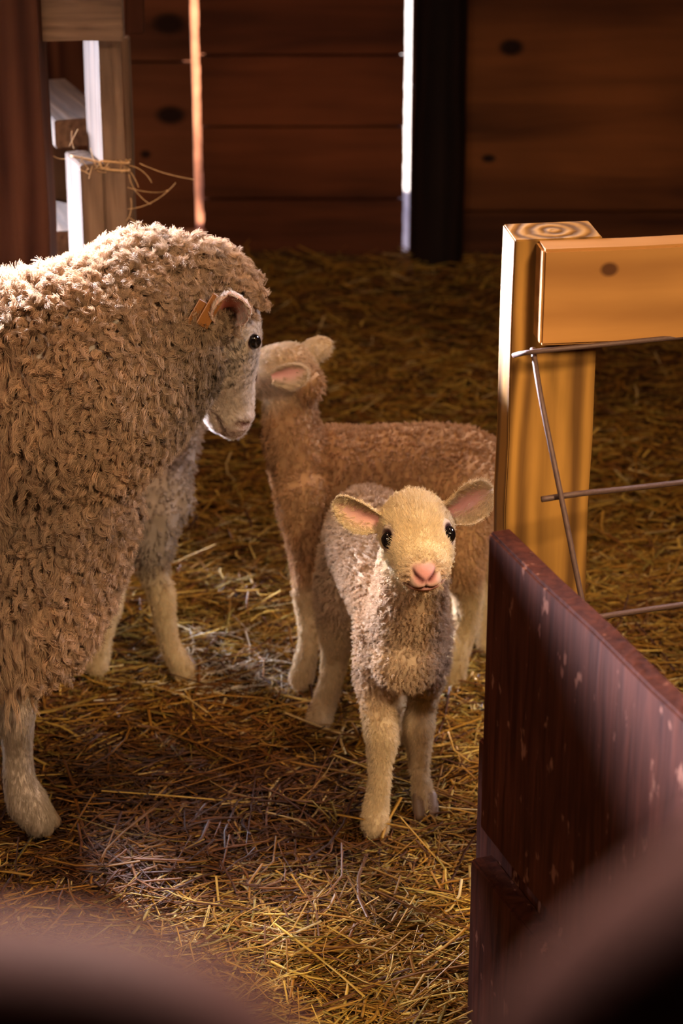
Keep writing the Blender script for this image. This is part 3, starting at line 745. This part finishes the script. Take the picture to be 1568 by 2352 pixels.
    for e in eyes:
        d = np.linalg.norm((q - np.array(e)) / np.array([1, 1, 1]), axis=1)
        rr = er / s
        rim = np.exp(-((d - rr * 1.08) / (rr * 0.28)) ** 2)
        sock = np.exp(-(d / (rr * 1.0)) ** 4)
        V = V + N * ((rim * 0.0016 - sock * 0.004) * s)[:, None]
        rm = np.clip(sstep(rr * 1.30, rr * 1.0, d), 0, 1)[:, None]
        col = col * (1 - rm) + np.array((0.12, 0.05, 0.045)) * rm
        bare = np.maximum(bare, sstep(rr * 1.75, rr * 1.45, d))
    return V, col, bare

CREAM = np.array((0.60, 0.43, 0.28)); FACE = np.array((0.84, 0.67, 0.41))
def lamb(name, label, torso, limbs, O, Mh, s, ear_specs, eyes, voxel, seed, counts, body_col=CREAM, face_col=FACE, hooves=(), extra=None, earcol=(0.86, 0.42, 0.35), wool_len=0.009, clsz=0.0022, fl_amt=0.5, lift=1.0):
    parts = [limb(torso['rows'], up=torso.get('up', (0, 0, 1)))] + [limb(l) for l in limbs] + head_parts(O, Mh, s)
    if extra: parts += extra
    state = {}
    def post(V, N):
        col = np.tile(np.array((0.60, 0.46, 0.34)), (len(V), 1))
        V2, col, bare = face_post(O, Mh, s, V, N, col, eyes=eyes, er=0.0115 * s); state['bare'] = bare
        V2 = V2 + N * (0.0012 * vnoise(V, 60, seed) * (1 - bare))[:, None]
        return V2, col
    ears = [ear(*e) for e in ear_specs]
    o, V, N, T, col, em, ei = make_body(name, parts, voxel, 8, post, ears, label, 'lamb', None, earcol)
    q = (V - O) @ Mh / s
    bare = np.concatenate([state['bare'], np.zeros(len(V) - len(state['bare']))])
    for e in eyes:
        p = O + Mh @ (np.array(e) * s); eyeball(p, 0.0104 * s, Mh, o, (0.66, 1.0, 0.95))
    hd = sstep(0.085, 0.055, np.linalg.norm(q - np.array([0, 0.015, 0]), axis=1)) ; hd = np.maximum(hd, em)
    leg = sstep(0.22, 0.15, V[:, 2])
    # colour of coat
    yel = vnoise(V, 14, seed + 1)[:, None] * 0.10
    bc = body_col * (1 + np.array([0.0, -0.4, -1.0]) * yel)
    lc = np.array((0.70, 0.54, 0.33))
    coat = bc * (1 - leg[:, None]) + lc * leg[:, None]
    coat = coat * (1 - hd[:, None]) + face_col * (1 + 0.10 * vnoise(V, 30, seed + 3)[:, None]) * hd[:, None]
    dirt = sstep(0.35, 0.8, vnoise(V, 26, seed + 5))[:, None] * 0.25 * (1 - hd[:, None]); coat = coat * (1 - dirt) + np.array((0.30, 0.16, 0.08)) * dirt
    L = np.full(len(V), wool_len) * (1 - 0.45 * leg) * (1 - hd) + 0.0065 * hd
    L = np.where(em > 0, 0.004, L)
    L = L * (1 - 0.72 * hd * sstep(0.045, 0.066, q[:, 1]) * (em == 0))
    dens = (1 - bare) * (1 - np.clip(ei * 1.3, 0, 1)) * (1 + 0.8 * hd)
    dens[V[:, 2] < 0.006] = 0
    # lie: back along the face, downward on the rest
    fl = np.zeros_like(V); fl[:, 2] = -0.5
    hf = -Mh[:, 1][None] * 0.9 + N * 0
    fl = fl * (1 - hd[:, None]) + hf * hd[:, None]
    fl = fl - N * (fl * N).sum(1)[:, None]
    sk = coat * 0.8 * (1 - bare[:, None]) + col * bare[:, None]; me_ = np.clip(ei * 1.5, 0, 1)[:, None] * (em > 0)[:, None]; sk = sk * (1 - me_) + col * me_
    cc = np.ones((len(V), 4), np.float32); cc[:, :3] = sk; o.data.attributes['tint'].data.foreach_set('color', cc.ravel())
    nb, nf = counts
    a = grow(V, N, T, dens * (0.04 + (1 - hd) * (1 - leg)), L, coat, fl * fl_amt, nb // 9, 9, clsz, 0.00030, m=6, curl=0.0018, freq=1.4, clump=0.8, frizz=0.0005, lift=lift, colvar=0.09)
    b_ = grow(V, N, T, dens * np.clip(hd + leg, 0, 1), L, coat, fl * 1.6, nf // 3, 3, 0.002, 0.00027, m=4, curl=0.0004, freq=0.5, clump=0.2, frizz=0.0008, lift=0.65, colvar=0.07)
    hair_obj('wool', *a, M_wool, o)
    hair_obj('coat', *b_, M_wool, o)
    for hpos, hdir in hooves:
        hoof(hpos, hdir, o)
    return o
M_hoof = plain('hoof_horn', (0.22, 0.14, 0.09), 0.5)
def hoof(c, d, parent, s=1.0):
    """cloven hoof: two tapered toes"""
    d = unit(np.array([d[0], d[1], 0.0])); sd = np.array([-d[1], d[0], 0]); c = np.array(c, float); parts = []
    for k in (-1, 1):
        a = c + sd * k * 0.0085 * s; 
        parts.append(limb([(*(a - d * 0.006 * s + [0, 0, 0.026 * s]), 0.0085 * s), (*(a + d * 0.004 * s + [0, 0, 0.014 * s]), 0.0095 * s), (*(a + d * 0.012 * s + [0, 0, 0.007 * s]), 0.0075 * s)], seg=14))
    V, F = merge(parts); V = [np.array([v[0], v[1], max(v[2], 0.0)]) for v in V]
    return mesh_obj('hoof', V, F, M_hoof, parent, smooth=True)
def J(px, py, Y, r, ry=None):
    p = at(px, py, Y); return (p[0], p[1], p[2], r) if ry is None else (p[0], p[1], p[2], r, ry)

# ---- lamb looking at the camera
O1 = at(956, 1229, 2.575); M1 = frame((0.06, -1.0, 0.10), (0, 0, 1), roll=R(-4))
def loc(O, Mh, s, v): return O + Mh @ (np.array(v) * s)
torso1 = dict(rows=[J(930, 1500, 2.640, 0.046, 0.050), J(925, 1410, 2.690, 0.056, 0.066), J(885, 1310, 2.780, 0.060, 0.066), J(850, 1235, 2.865, 0.058, 0.066), J(846, 1225, 2.905, 0.052, 0.058), J(842, 1220, 2.925, 0.040, 0.045)])
limbs1 = [
    [J(930, 1450, 2.66, 0.050), J(938, 1380, 2.625, 0.044), J(948, 1300, 2.61, 0.040), J(955, 1250, 2.62, 0.034)],
    [J(880, 1440, 2.67, 0.034), J(868, 1540, 2.665, 0.028), J(866, 1610, 2.66, 0.0205), J(874, 1680, 2.648, 0.0225), J(875, 1715, 2.645, 0.0190), J(872, 1785, 2.64, 0.0138), J(864, 1850, 2.635, 0.0160), J(861, 1895, 2.625, 0.0175)],
    [J(978, 1440, 2.69, 0.032), J(978, 1530, 2.70, 0.026), J(970, 1610, 2.705, 0.0185), J(961, 1665, 2.698, 0.0210), J(962, 1700, 2.70, 0.0175), J(964, 1770, 2.695, 0.0120), J(971, 1830, 2.69, 0.0140), J(976, 1860, 2.68, 0.0155)],
    [J(815, 1260, 2.905, 0.046), J(790, 1360, 2.905, 0.039), J(776, 1440, 2.92, 0.028), J(770, 1500, 2.94, 0.0195), J(760, 1560, 2.94, 0.0165), J(745, 1615, 2.94, 0.0165), J(732, 1655, 2.92, 0.0175)],
    [J(880, 1290, 2.89, 0.044), J(905, 1400, 2.88, 0.034), J(912, 1500, 2.91, 0.022), J(914, 1580, 2.90, 0.016), J(916, 1640, 2.87, 0.015), J(918, 1680, 2.85, 0.017)],
]
cheeks = [ellipsoid(loc(O1, M1, 1.0, (sg * 0.021, 0.026, -0.020)), (0.018, 0.034, 0.020), M1) for sg in (-1, 1)] + \
         [ellipsoid(loc(O1, M1, 1.0, (0, 0.050, -0.036)), (0.020, 0.028, 0.012), M1), ellipsoid(loc(O1, M1, 1.0, (0, -0.010, 0.034)), (0.026, 0.026, 0.016), M1)] + \
         [ellipsoid(loc(O1, M1, 1.0, (sg * 0.030, 0.016, 0.018)), (0.012, 0.018, 0.010), M1) for sg in (-1, 1)]
eL = loc(O1, M1, 1.0, (-0.039, -0.010, 0.020)); eR = loc(O1, M1, 1.0, (0.039, -0.010, 0.020))
# image left is the lamb's own right
ears1 = [(eR if eR[0] < eL[0] else eL, at(752, 1158, 2.60) - (eR if eR[0] < eL[0] else eL), (0.10, -0.95, -0.25), 0.076, 0.056, 0.0026, 0.85),
         (eL if eR[0] < eL[0] else eR, at(1140, 1125, 2.62) - (eL if eR[0] < eL[0] else eR), (0.05, -0.95, 0.12), 0.082, 0.056, 0.0026, 0.62)]
eyes1 = [(-0.0360, 0.030, 0.008), (0.0360, 0.030, 0.008)]
lamb('lamb', 'cream lamb facing the camera with ears spread wide, standing on straw in front', torso1, limbs1, O1, M1, 1.08, ears1, eyes1, 0.0021, 11, (90000, 90000),
     hooves=[(gnd(861, 1915), (0, -1)), (gnd(976, 1872), (0.1, -1)), (gnd(730, 1668), (-0.3, -1)), (gnd(918, 1690), (0, -1))], extra=cheeks)

# ---- lamb in profile behind it, nose up to the ewe
def SH(rows):      # whole animal a little further back, feet least
    return [(r[0] * (1 + d / r[1]), r[1] + d, r[2] + (r[2] - 1.65) * d / r[1] * k) + tuple(r[3:]) for r in rows for d, k in [((0.05, 1.0) if r[2] > 0.12 else (0.03, 1.0))]]
O2 = at(647, 862, 3.08); M2 = frame((-0.72, 0.66, -0.05), (0, 0, 1), roll=R(0))
torso2 = dict(rows=[J(708, 1085, 3.00, 0.046, 0.052), J(745, 1088, 3.01, 0.062, 0.070), J(820, 1098, 3.02, 0.066, 0.073), J(940, 1095, 3.03, 0.068, 0.076), J(1050, 1098, 3.04, 0.066, 0.076), J(1098, 1110, 3.045, 0.058, 0.066), J(1125, 1125, 3.05, 0.040, 0.048)])
limbs2 = [
    [J(704, 1085, 3.00, 0.050), J(674, 1010, 3.00, 0.042), J(664, 940, 3.01, 0.036), J(662, 880, 3.02, 0.036)],
    [J(700, 1130, 2.97, 0.044), J(705, 1220, 2.96, 0.032), J(706, 1300, 2.97, 0.0215), J(705, 1372, 2.98, 0.0200), J(706, 1410, 2.98, 0.0165), J(708, 1475, 2.985, 0.0140), J(700, 1525, 2.99, 0.0165), J(692, 1560, 2.995, 0.0180)],
    [J(735, 1140, 3.04, 0.040), J(765, 1230, 3.06, 0.028), J(775, 1310, 3.08, 0.019), J(775, 1370, 3.09, 0.018), J(775, 1440, 3.09, 0.0135), J(770, 1500, 3.09, 0.016), J(765, 1530, 3.09, 0.017)],
    [J(1060, 1130, 3.00, 0.060), J(1055, 1220, 2.97, 0.046), J(1058, 1300, 2.96, 0.033), J(1074, 1370, 2.985, 0.0215), J(1066, 1440, 3.00, 0.0185), J(1050, 1510, 3.00, 0.0165), J(1040, 1560, 3.005, 0.0175)],
    [J(1085, 1140, 3.08, 0.055), J(1110, 1240, 3.10, 0.036), J(1130, 1330, 3.12, 0.022), J(1125, 1400, 3.11, 0.016), J(1118, 1480, 3.09, 0.016)],
    [J(1120, 1080, 3.06, 0.020), J(1132, 1150, 3.07, 0.018), J(1122, 1240, 3.07, 0.014), J(1112, 1285, 3.065, 0.010)],
]
a2_ = loc(O2, M2, 1.0, (-0.030, -0.014, 0.014)); b2_ = loc(O2, M2, 1.0, (0.034, -0.010, 0.022))
ears2 = [(at(634, 862, 3.005), at(706, 855, 2.985) - at(634, 862, 3.005), (0.15, -0.98, -0.15), 0.056, 0.050, 0.0028, 1.0),
         (b2_, at(748, 790, 3.13) - b2_, (0.3, 0.85, -0.3), 0.060, 0.042, 0.0030, 0.8)]
eyes2 = [(-0.0375, 0.024, 0.008), (0.0375, 0.024, 0.008)]
torso2['rows'] = SH(torso2['rows']); limbs2 = [SH(l) for l in limbs2]
lamb('lamb', 'tan lamb in profile with raised head touching the ewe, behind the camera-facing lamb', torso2, limbs2, O2, M2, 0.95, ears2, eyes2, 0.003, 23, (90000, 50000), body_col=np.array((0.50, 0.29, 0.14)), face_col=np.array((0.68, 0.52, 0.33)),
     hooves=[(gnd(688, 1572), (-1, -0.2)), (gnd(762, 1542), (-1, 0)), (gnd(1034, 1576), (-1, -0.3)), (gnd(1115, 1500), (-1, 0))], extra=[ellipsoid(loc(O2, M2, 1.0, (0, -0.010, 0.030)), (0.034, 0.032, 0.018), M2)], wool_len=0.008, clsz=0.0022, lift=0.8, fl_amt=0.9)

# ---- third lamb, mostly hidden behind the ewe
O3 = at(440, 880, 3.17); M3 = frame((0.8, 0.35, -0.3), (0, 0, 1))
torso3 = dict(rows=[J(385, 1145, 3.09, 0.032, 0.044), J(345, 1130, 3.10, 0.052, 0.066), J(260, 1120, 3.12, 0.058, 0.070), J(180, 1120, 3.14, 0.058, 0.070), J(110, 1130, 3.15, 0.052, 0.062), J(70, 1140, 3.15, 0.036, 0.044)])
limbs3 = [
    [J(350, 1120, 3.09, 0.050), J(385, 1040, 3.11, 0.042), J(410, 960, 3.14, 0.036), J(430, 890, 3.16, 0.034)],
    [J(350, 1170, 3.07, 0.042), J(348, 1250, 3.06, 0.032), J(352, 1310, 3.06, 0.0225), J(372, 1372, 3.055, 0.0195), J(378, 1420, 3.055, 0.0160), J(390, 1480, 3.055, 0.0150), J(410, 1520, 3.055, 0.0165), J(420, 1538, 3.055, 0.017)],
    [J(290, 1180, 3.13, 0.038), J(265, 1280, 3.11, 0.028), J(258, 1350, 3.10, 0.020), J(250, 1400, 3.09, 0.018), J(236, 1460, 3.08, 0.0145), J(226, 1505, 3.075, 0.017), J(222, 1528, 3.07, 0.018)],
    [J(120, 1150, 3.10, 0.050), J(100, 1260, 3.08, 0.036), J(80, 1360, 3.08, 0.020), J(90, 1450, 3.07, 0.016), J(108, 1555, 3.05, 0.016)],
    [J(110, 1150, 3.18, 0.048), J(80, 1260, 3.20, 0.034), J(50, 1350, 3.21, 0.020), J(50, 1430, 3.20, 0.016), J(52, 1500, 3.19, 0.017)],
]
e3 = [loc(O3, M3, 1.0, (sg * 0.034, -0.012, 0.016)) for sg in (-1, 1)]
ears3 = [(e3[0], M3 @ np.array([-0.7, -0.6, 0.1]), M3 @ np.array([-.3, .5, -.7]), 0.06, 0.036, 0.0024, 1.2), (e3[1], M3 @ np.array([0.7, -0.6, 0.1]), M3 @ np.array([.3, .5, -.7]), 0.06, 0.036, 0.0024, 1.2)]
lamb('lamb', 'pale lamb hidden behind the ewe, only its chest and legs showing', torso3, limbs3, O3, M3, 0.85, ears3, eyes2, 0.0032, 31, (36000, 40000), body_col=np.array((0.34, 0.26, 0.20)), face_col=np.array((0.50, 0.42, 0.34)),
     hooves=[(gnd(424, 1548), (1, -0.4)), (gnd(222, 1538), (0.1, -1)), (gnd(118, 1572), (1, -0.3)), (gnd(56, 1512), (1, 0))])

# ---- the ewe
OE = at(490, 722, 2.845); ME = frame((0.28, 0.36, -0.89), (0.88, 0.30, 0.33)); SE = 1.0
def E(x, y, z, r, ry=None): return (x, y, z, r) if ry is None else (x, y, z, r, ry)
bx = at(130, 1050, 2.72)
torsoE = limb([E(-0.420, 2.745, 0.455, 0.075, 0.105), E(-0.47, 2.735, 0.455, 0.125, 0.150), E(-0.54, 2.72, 0.455, 0.170, 0.190), E(-0.62, 2.70, 0.455, 0.195, 0.205), E(-0.75, 2.69, 0.460, 0.215, 0.220), E(-0.98, 2.67, 0.470, 0.195, 0.210), E(-1.10, 2.66, 0.470, 0.150, 0.170), E(-1.18, 2.655, 0.47, 0.09, 0.11)], up=(0, 0, 1), seg=36)
neckE = limb([J(120, 915, 2.75, 0.140, 0.155), J(200, 865, 2.76, 0.130, 0.138), J(300, 802, 2.79, 0.108, 0.122), J(372, 765, 2.81, 0.090, 0.106), J(415, 755, 2.83, 0.068, 0.085)], up=(0, 0, 1), seg=32)
poll = [ellipsoid(at(446, 655, 2.85), (0.038, 0.056, 0.040)), ellipsoid(at(335, 650, 2.82), (0.075, 0.080, 0.050))]
throat = ellipsoid(at(415, 880, 2.83), (0.046, 0.055, 0.055))
belly = limb([J(150, 1170, 2.72, 0.085), J(105, 1280, 2.70, 0.090), J(35, 1425, 2.665, 0.088), J(-70, 1440, 2.66, 0.085), J(-300, 1480, 2.66, 0.09)])
legE = limb([J(30, 1430, 2.67, 0.050), J(40, 1530, 2.62, 0.032), J(40, 1640, 2.59, 0.0225), J(40, 1720, 2.60, 0.0185), J(45, 1790, 2.60, 0.0205), J(62, 1840, 2.60, 0.026), J(88, 1880, 2.60, 0.0225)])
legE2 = limb([(-0.50, 2.86, 0.40, 0.06), (-0.51, 2.87, 0.28, 0.036), (-0.505, 2.87, 0.20, 0.022), (-0.505, 2.87, 0.12, 0.0185), (-0.50, 2.87, 0.06, 0.024), (-0.485, 2.87, 0.03, 0.024)])
legE3 = limb([(-1.02, 2.58, 0.42, 0.085), (-1.04, 2.57, 0.30, 0.05), (-1.10, 2.57, 0.23, 0.028), (-1.08, 2.57, 0.12, 0.019), (-1.06, 2.57, 0.06, 0.024), (-1.04, 2.57, 0.03, 0.024)])
legE4 = limb([(-1.00, 2.80, 0.42, 0.085), (-1.00, 2.81, 0.30, 0.05), (-1.06, 2.81, 0.23, 0.028), (-1.04, 2.81, 0.12, 0.019), (-1.02, 2.81, 0.06, 0.024), (-1.00, 2.81, 0.03, 0.024)])
stE = {}
eyeE = (0.049, 0.034, 0.030)
def postE(V, N):
    col = np.tile(np.array((0.50, 0.40, 0.33)), (len(V), 1))
    V2, col, bare = face_post(OE, ME, SE, V, N, col, eyes=[eyeE, (-eyeE[0], eyeE[1], eyeE[2])], kind='ewe', er=0.0100)
    stE['bare'] = bare
    return V2, col
nearsign = 1 if (ME[:, 0][1] < 0) else -1
eo = loc(OE, ME, SE, (nearsign * 0.046, -0.028, 0.012))
earE = [ear(eo, at(530, 690, 2.725) - eo, (0.10, -0.45, -0.90), 0.090, 0.072, 0.003, 1.8, 6.0),
        ear(loc(OE, ME, SE, (-nearsign * 0.046, -0.028, 0.012)), (0.1, 0.95, 0.1), (0.4, -0.2, -0.9), 0.10, 0.05, 0.003, 1.2)]
ewe, V, N, T, col, em, ei = make_body('ewe', [torsoE, neckE, throat, belly, legE, legE2, legE3, legE4] + poll + head_parts(OE, ME, SE, 'ewe'), 0.0045, 7, postE, earE,
    'large woolly ewe with a dirty curly fleece, facing right at the left edge', 'sheep', None, earcol=(0.50, 0.15, 0.12), earout=(0.62, 0.38, 0.31))
for sg in (-1, 1):
    eyeball(loc(OE, ME, SE, (sg * eyeE[0] * 0.985, eyeE[1], eyeE[2])), 0.0098, ME, ewe, (0.75, 1.15, 0.9))
q = (V - OE) @ ME / SE
qd = q / np.array([1, 1, 1])
bare = np.concatenate([stE['bare'], np.zeros(len(V) - len(stE['bare']))])
# wool-free zone: face in front of the ear line, lower legs
inhead = (np.abs(q[:, 0]) < 0.09) & (q[:, 1] < 0.22)
facez = sstep(0.000, 0.014, q[:, 1] + 0.95 * q[:, 2] * (q[:, 2] < 0) - 0.10 * np.maximum(q[:, 2], 0) + 0.026 + 0.012 * vnoise(V, 45, 3)) * inhead * (np.linalg.norm(q - [0, 0.09, -0.01], axis=1) < 0.17)
facez = np.maximum(facez, em)
legz = sstep(0.275, 0.25, V[:, 2])
woolz = np.clip(1 - facez - legz, 0, 1)
# fleece colour: golden brown on the sides, greyer where weathered, greenish-brown dirt by the throat
nse = vnoise(V, 7, 2)[:, None]; nse2 = vnoise(V, 22, 8)[:, None]
fc = np.array((0.38, 0.235, 0.130)) * (1 + 0.18 * nse + 0.10 * nse2) * (1 + np.array([[0.0, -0.05, -0.12]]) * nse)
fc = fc * 1.06 + np.array((0.03, 0.03, 0.03))
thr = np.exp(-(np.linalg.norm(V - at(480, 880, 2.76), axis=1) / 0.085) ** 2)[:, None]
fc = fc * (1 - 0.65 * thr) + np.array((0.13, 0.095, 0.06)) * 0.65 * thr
facec = np.array((0.74, 0.63, 0.54)) * (1 + 0.08 * nse2)
dd = np.linalg.norm((V - at(508, 825, 2.79)) * np.array([1, 0.5, 0.75]), axis=1)
smut = np.clip(np.exp(-(dd / 0.040) ** 2) * 1.5 * sstep(-0.15, 0.22, vnoise(V, 200, 5) + 0.6 * vnoise(V, 85, 6)), 0, 1)[:, None]
facec = facec * (1 - 0.92 * smut) + np.array((0.022, 0.020, 0.017)) * 0.92 * smut
fc = fc * (1 - 0.5 * smut)
mud = (0.32 * sstep(0.0, 0.7, vnoise(V, 5.5, 12) + 0.4 * vnoise(V, 16, 13)))[:, None]; fc = fc * (1 - mud) + np.array((0.16, 0.095, 0.06)) * mud      # muddy blotches
dirtf = (np.exp(-((q[:, 1] - 0.065) / 0.045) ** 2 - ((q[:, 2] + 0.015) / 0.04) ** 2) * 1.3 * sstep(-0.05, 0.30, vnoise(V, 170, 5) + 0.5 * vnoise(V, 70, 6)))[:, None]
dirtf = np.clip(dirtf, 0, 1); facec = facec * (1 - 0.93 * dirtf) + np.array((0.025, 0.022, 0.02)) * 0.93 * dirtf
legc = np.array((0.38, 0.30, 0.23)) * np.ones((len(V), 1))
neckness = sstep(0.30, 0.16, np.abs(V[:, 0] + 0.16))            # tight curls on the neck, longer staples on the flank
wl = 0.022 + 0.012 * (1 - neckness)
vis = np.where(V[:, 0] < -0.62, 0.25, 1.0) * np.where(V[:, 1] > 2.86, 0.45, 1.0)
fl = np.zeros_like(V); fl[:, 2] = -1.0; fl[:, 0] = 0.25
fl = fl - N * (fl * N).sum(1)[:, None]
# curly neck staples
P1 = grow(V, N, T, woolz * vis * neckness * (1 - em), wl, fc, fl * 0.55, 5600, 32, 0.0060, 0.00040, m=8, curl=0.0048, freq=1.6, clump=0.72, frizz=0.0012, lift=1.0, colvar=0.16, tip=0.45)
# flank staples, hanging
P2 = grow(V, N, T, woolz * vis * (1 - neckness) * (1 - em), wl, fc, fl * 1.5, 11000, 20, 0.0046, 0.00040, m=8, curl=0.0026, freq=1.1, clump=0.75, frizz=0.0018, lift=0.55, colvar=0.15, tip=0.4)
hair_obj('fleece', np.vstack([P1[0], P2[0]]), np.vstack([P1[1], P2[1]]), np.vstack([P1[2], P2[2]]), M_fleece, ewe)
cf = facec * facez[:, None] + legc * (1 - facez[:, None])
fl2 = -ME[:, 1][None] * facez[:, None] + np.array([[0, 0, -1.0]]) * (1 - facez[:, None]); fl2 = fl2 - N * (fl2 * N).sum(1)[:, None]
P3 = grow(V, N, T, np.clip(facez + legz, 0, 1) * (1 - bare) * (1 - np.clip(ei * 1.4, 0, 1)) * np.where(V[:, 0] < -0.6, 0.2, 1), np.where(facez > 0.5, 0.005, 0.008), cf, fl2 * 1.8, 22000, 3, 0.0025, 0.0003, m=4, curl=0.0004, clump=0.2, frizz=0.0009, lift=0.45, colvar=0.07)
hair_obj('face_and_leg_coat', *P3, M_wool, ewe)
for g, d in ((gnd(92, 1905), (1, -0.4)), ((-0.478, 2.87, 0), (1, 0)), ((-1.03, 2.57, 0), (1, 0)), ((-0.99, 2.81, 0), (1, 0))): hoof(g, d, ewe, 1.35)
# ear tag
te = at(482, 715, 2.735); M_ = frame((-0.50, -0.35, -0.80), (0.65, -0.75, 0.1))
bm = bmesh.new(); box_bm(bm, (0, 0, 0), (0.020, 0.044, 0.0022)); box_bm(bm, (0.010, 0.012, -0.007), (0.018, 0.038, 0.0018))
bmesh.ops.bevel(bm, geom=bm.edges[:], offset=0.0006, segments=1, affect='EDGES')
o = finish(bm, 'ear_tag', M_tag); mm = Matrix(M_.tolist()).to_4x4(); mm.translation = Vector(te); o.matrix_world = mm; keep(o, ewe)
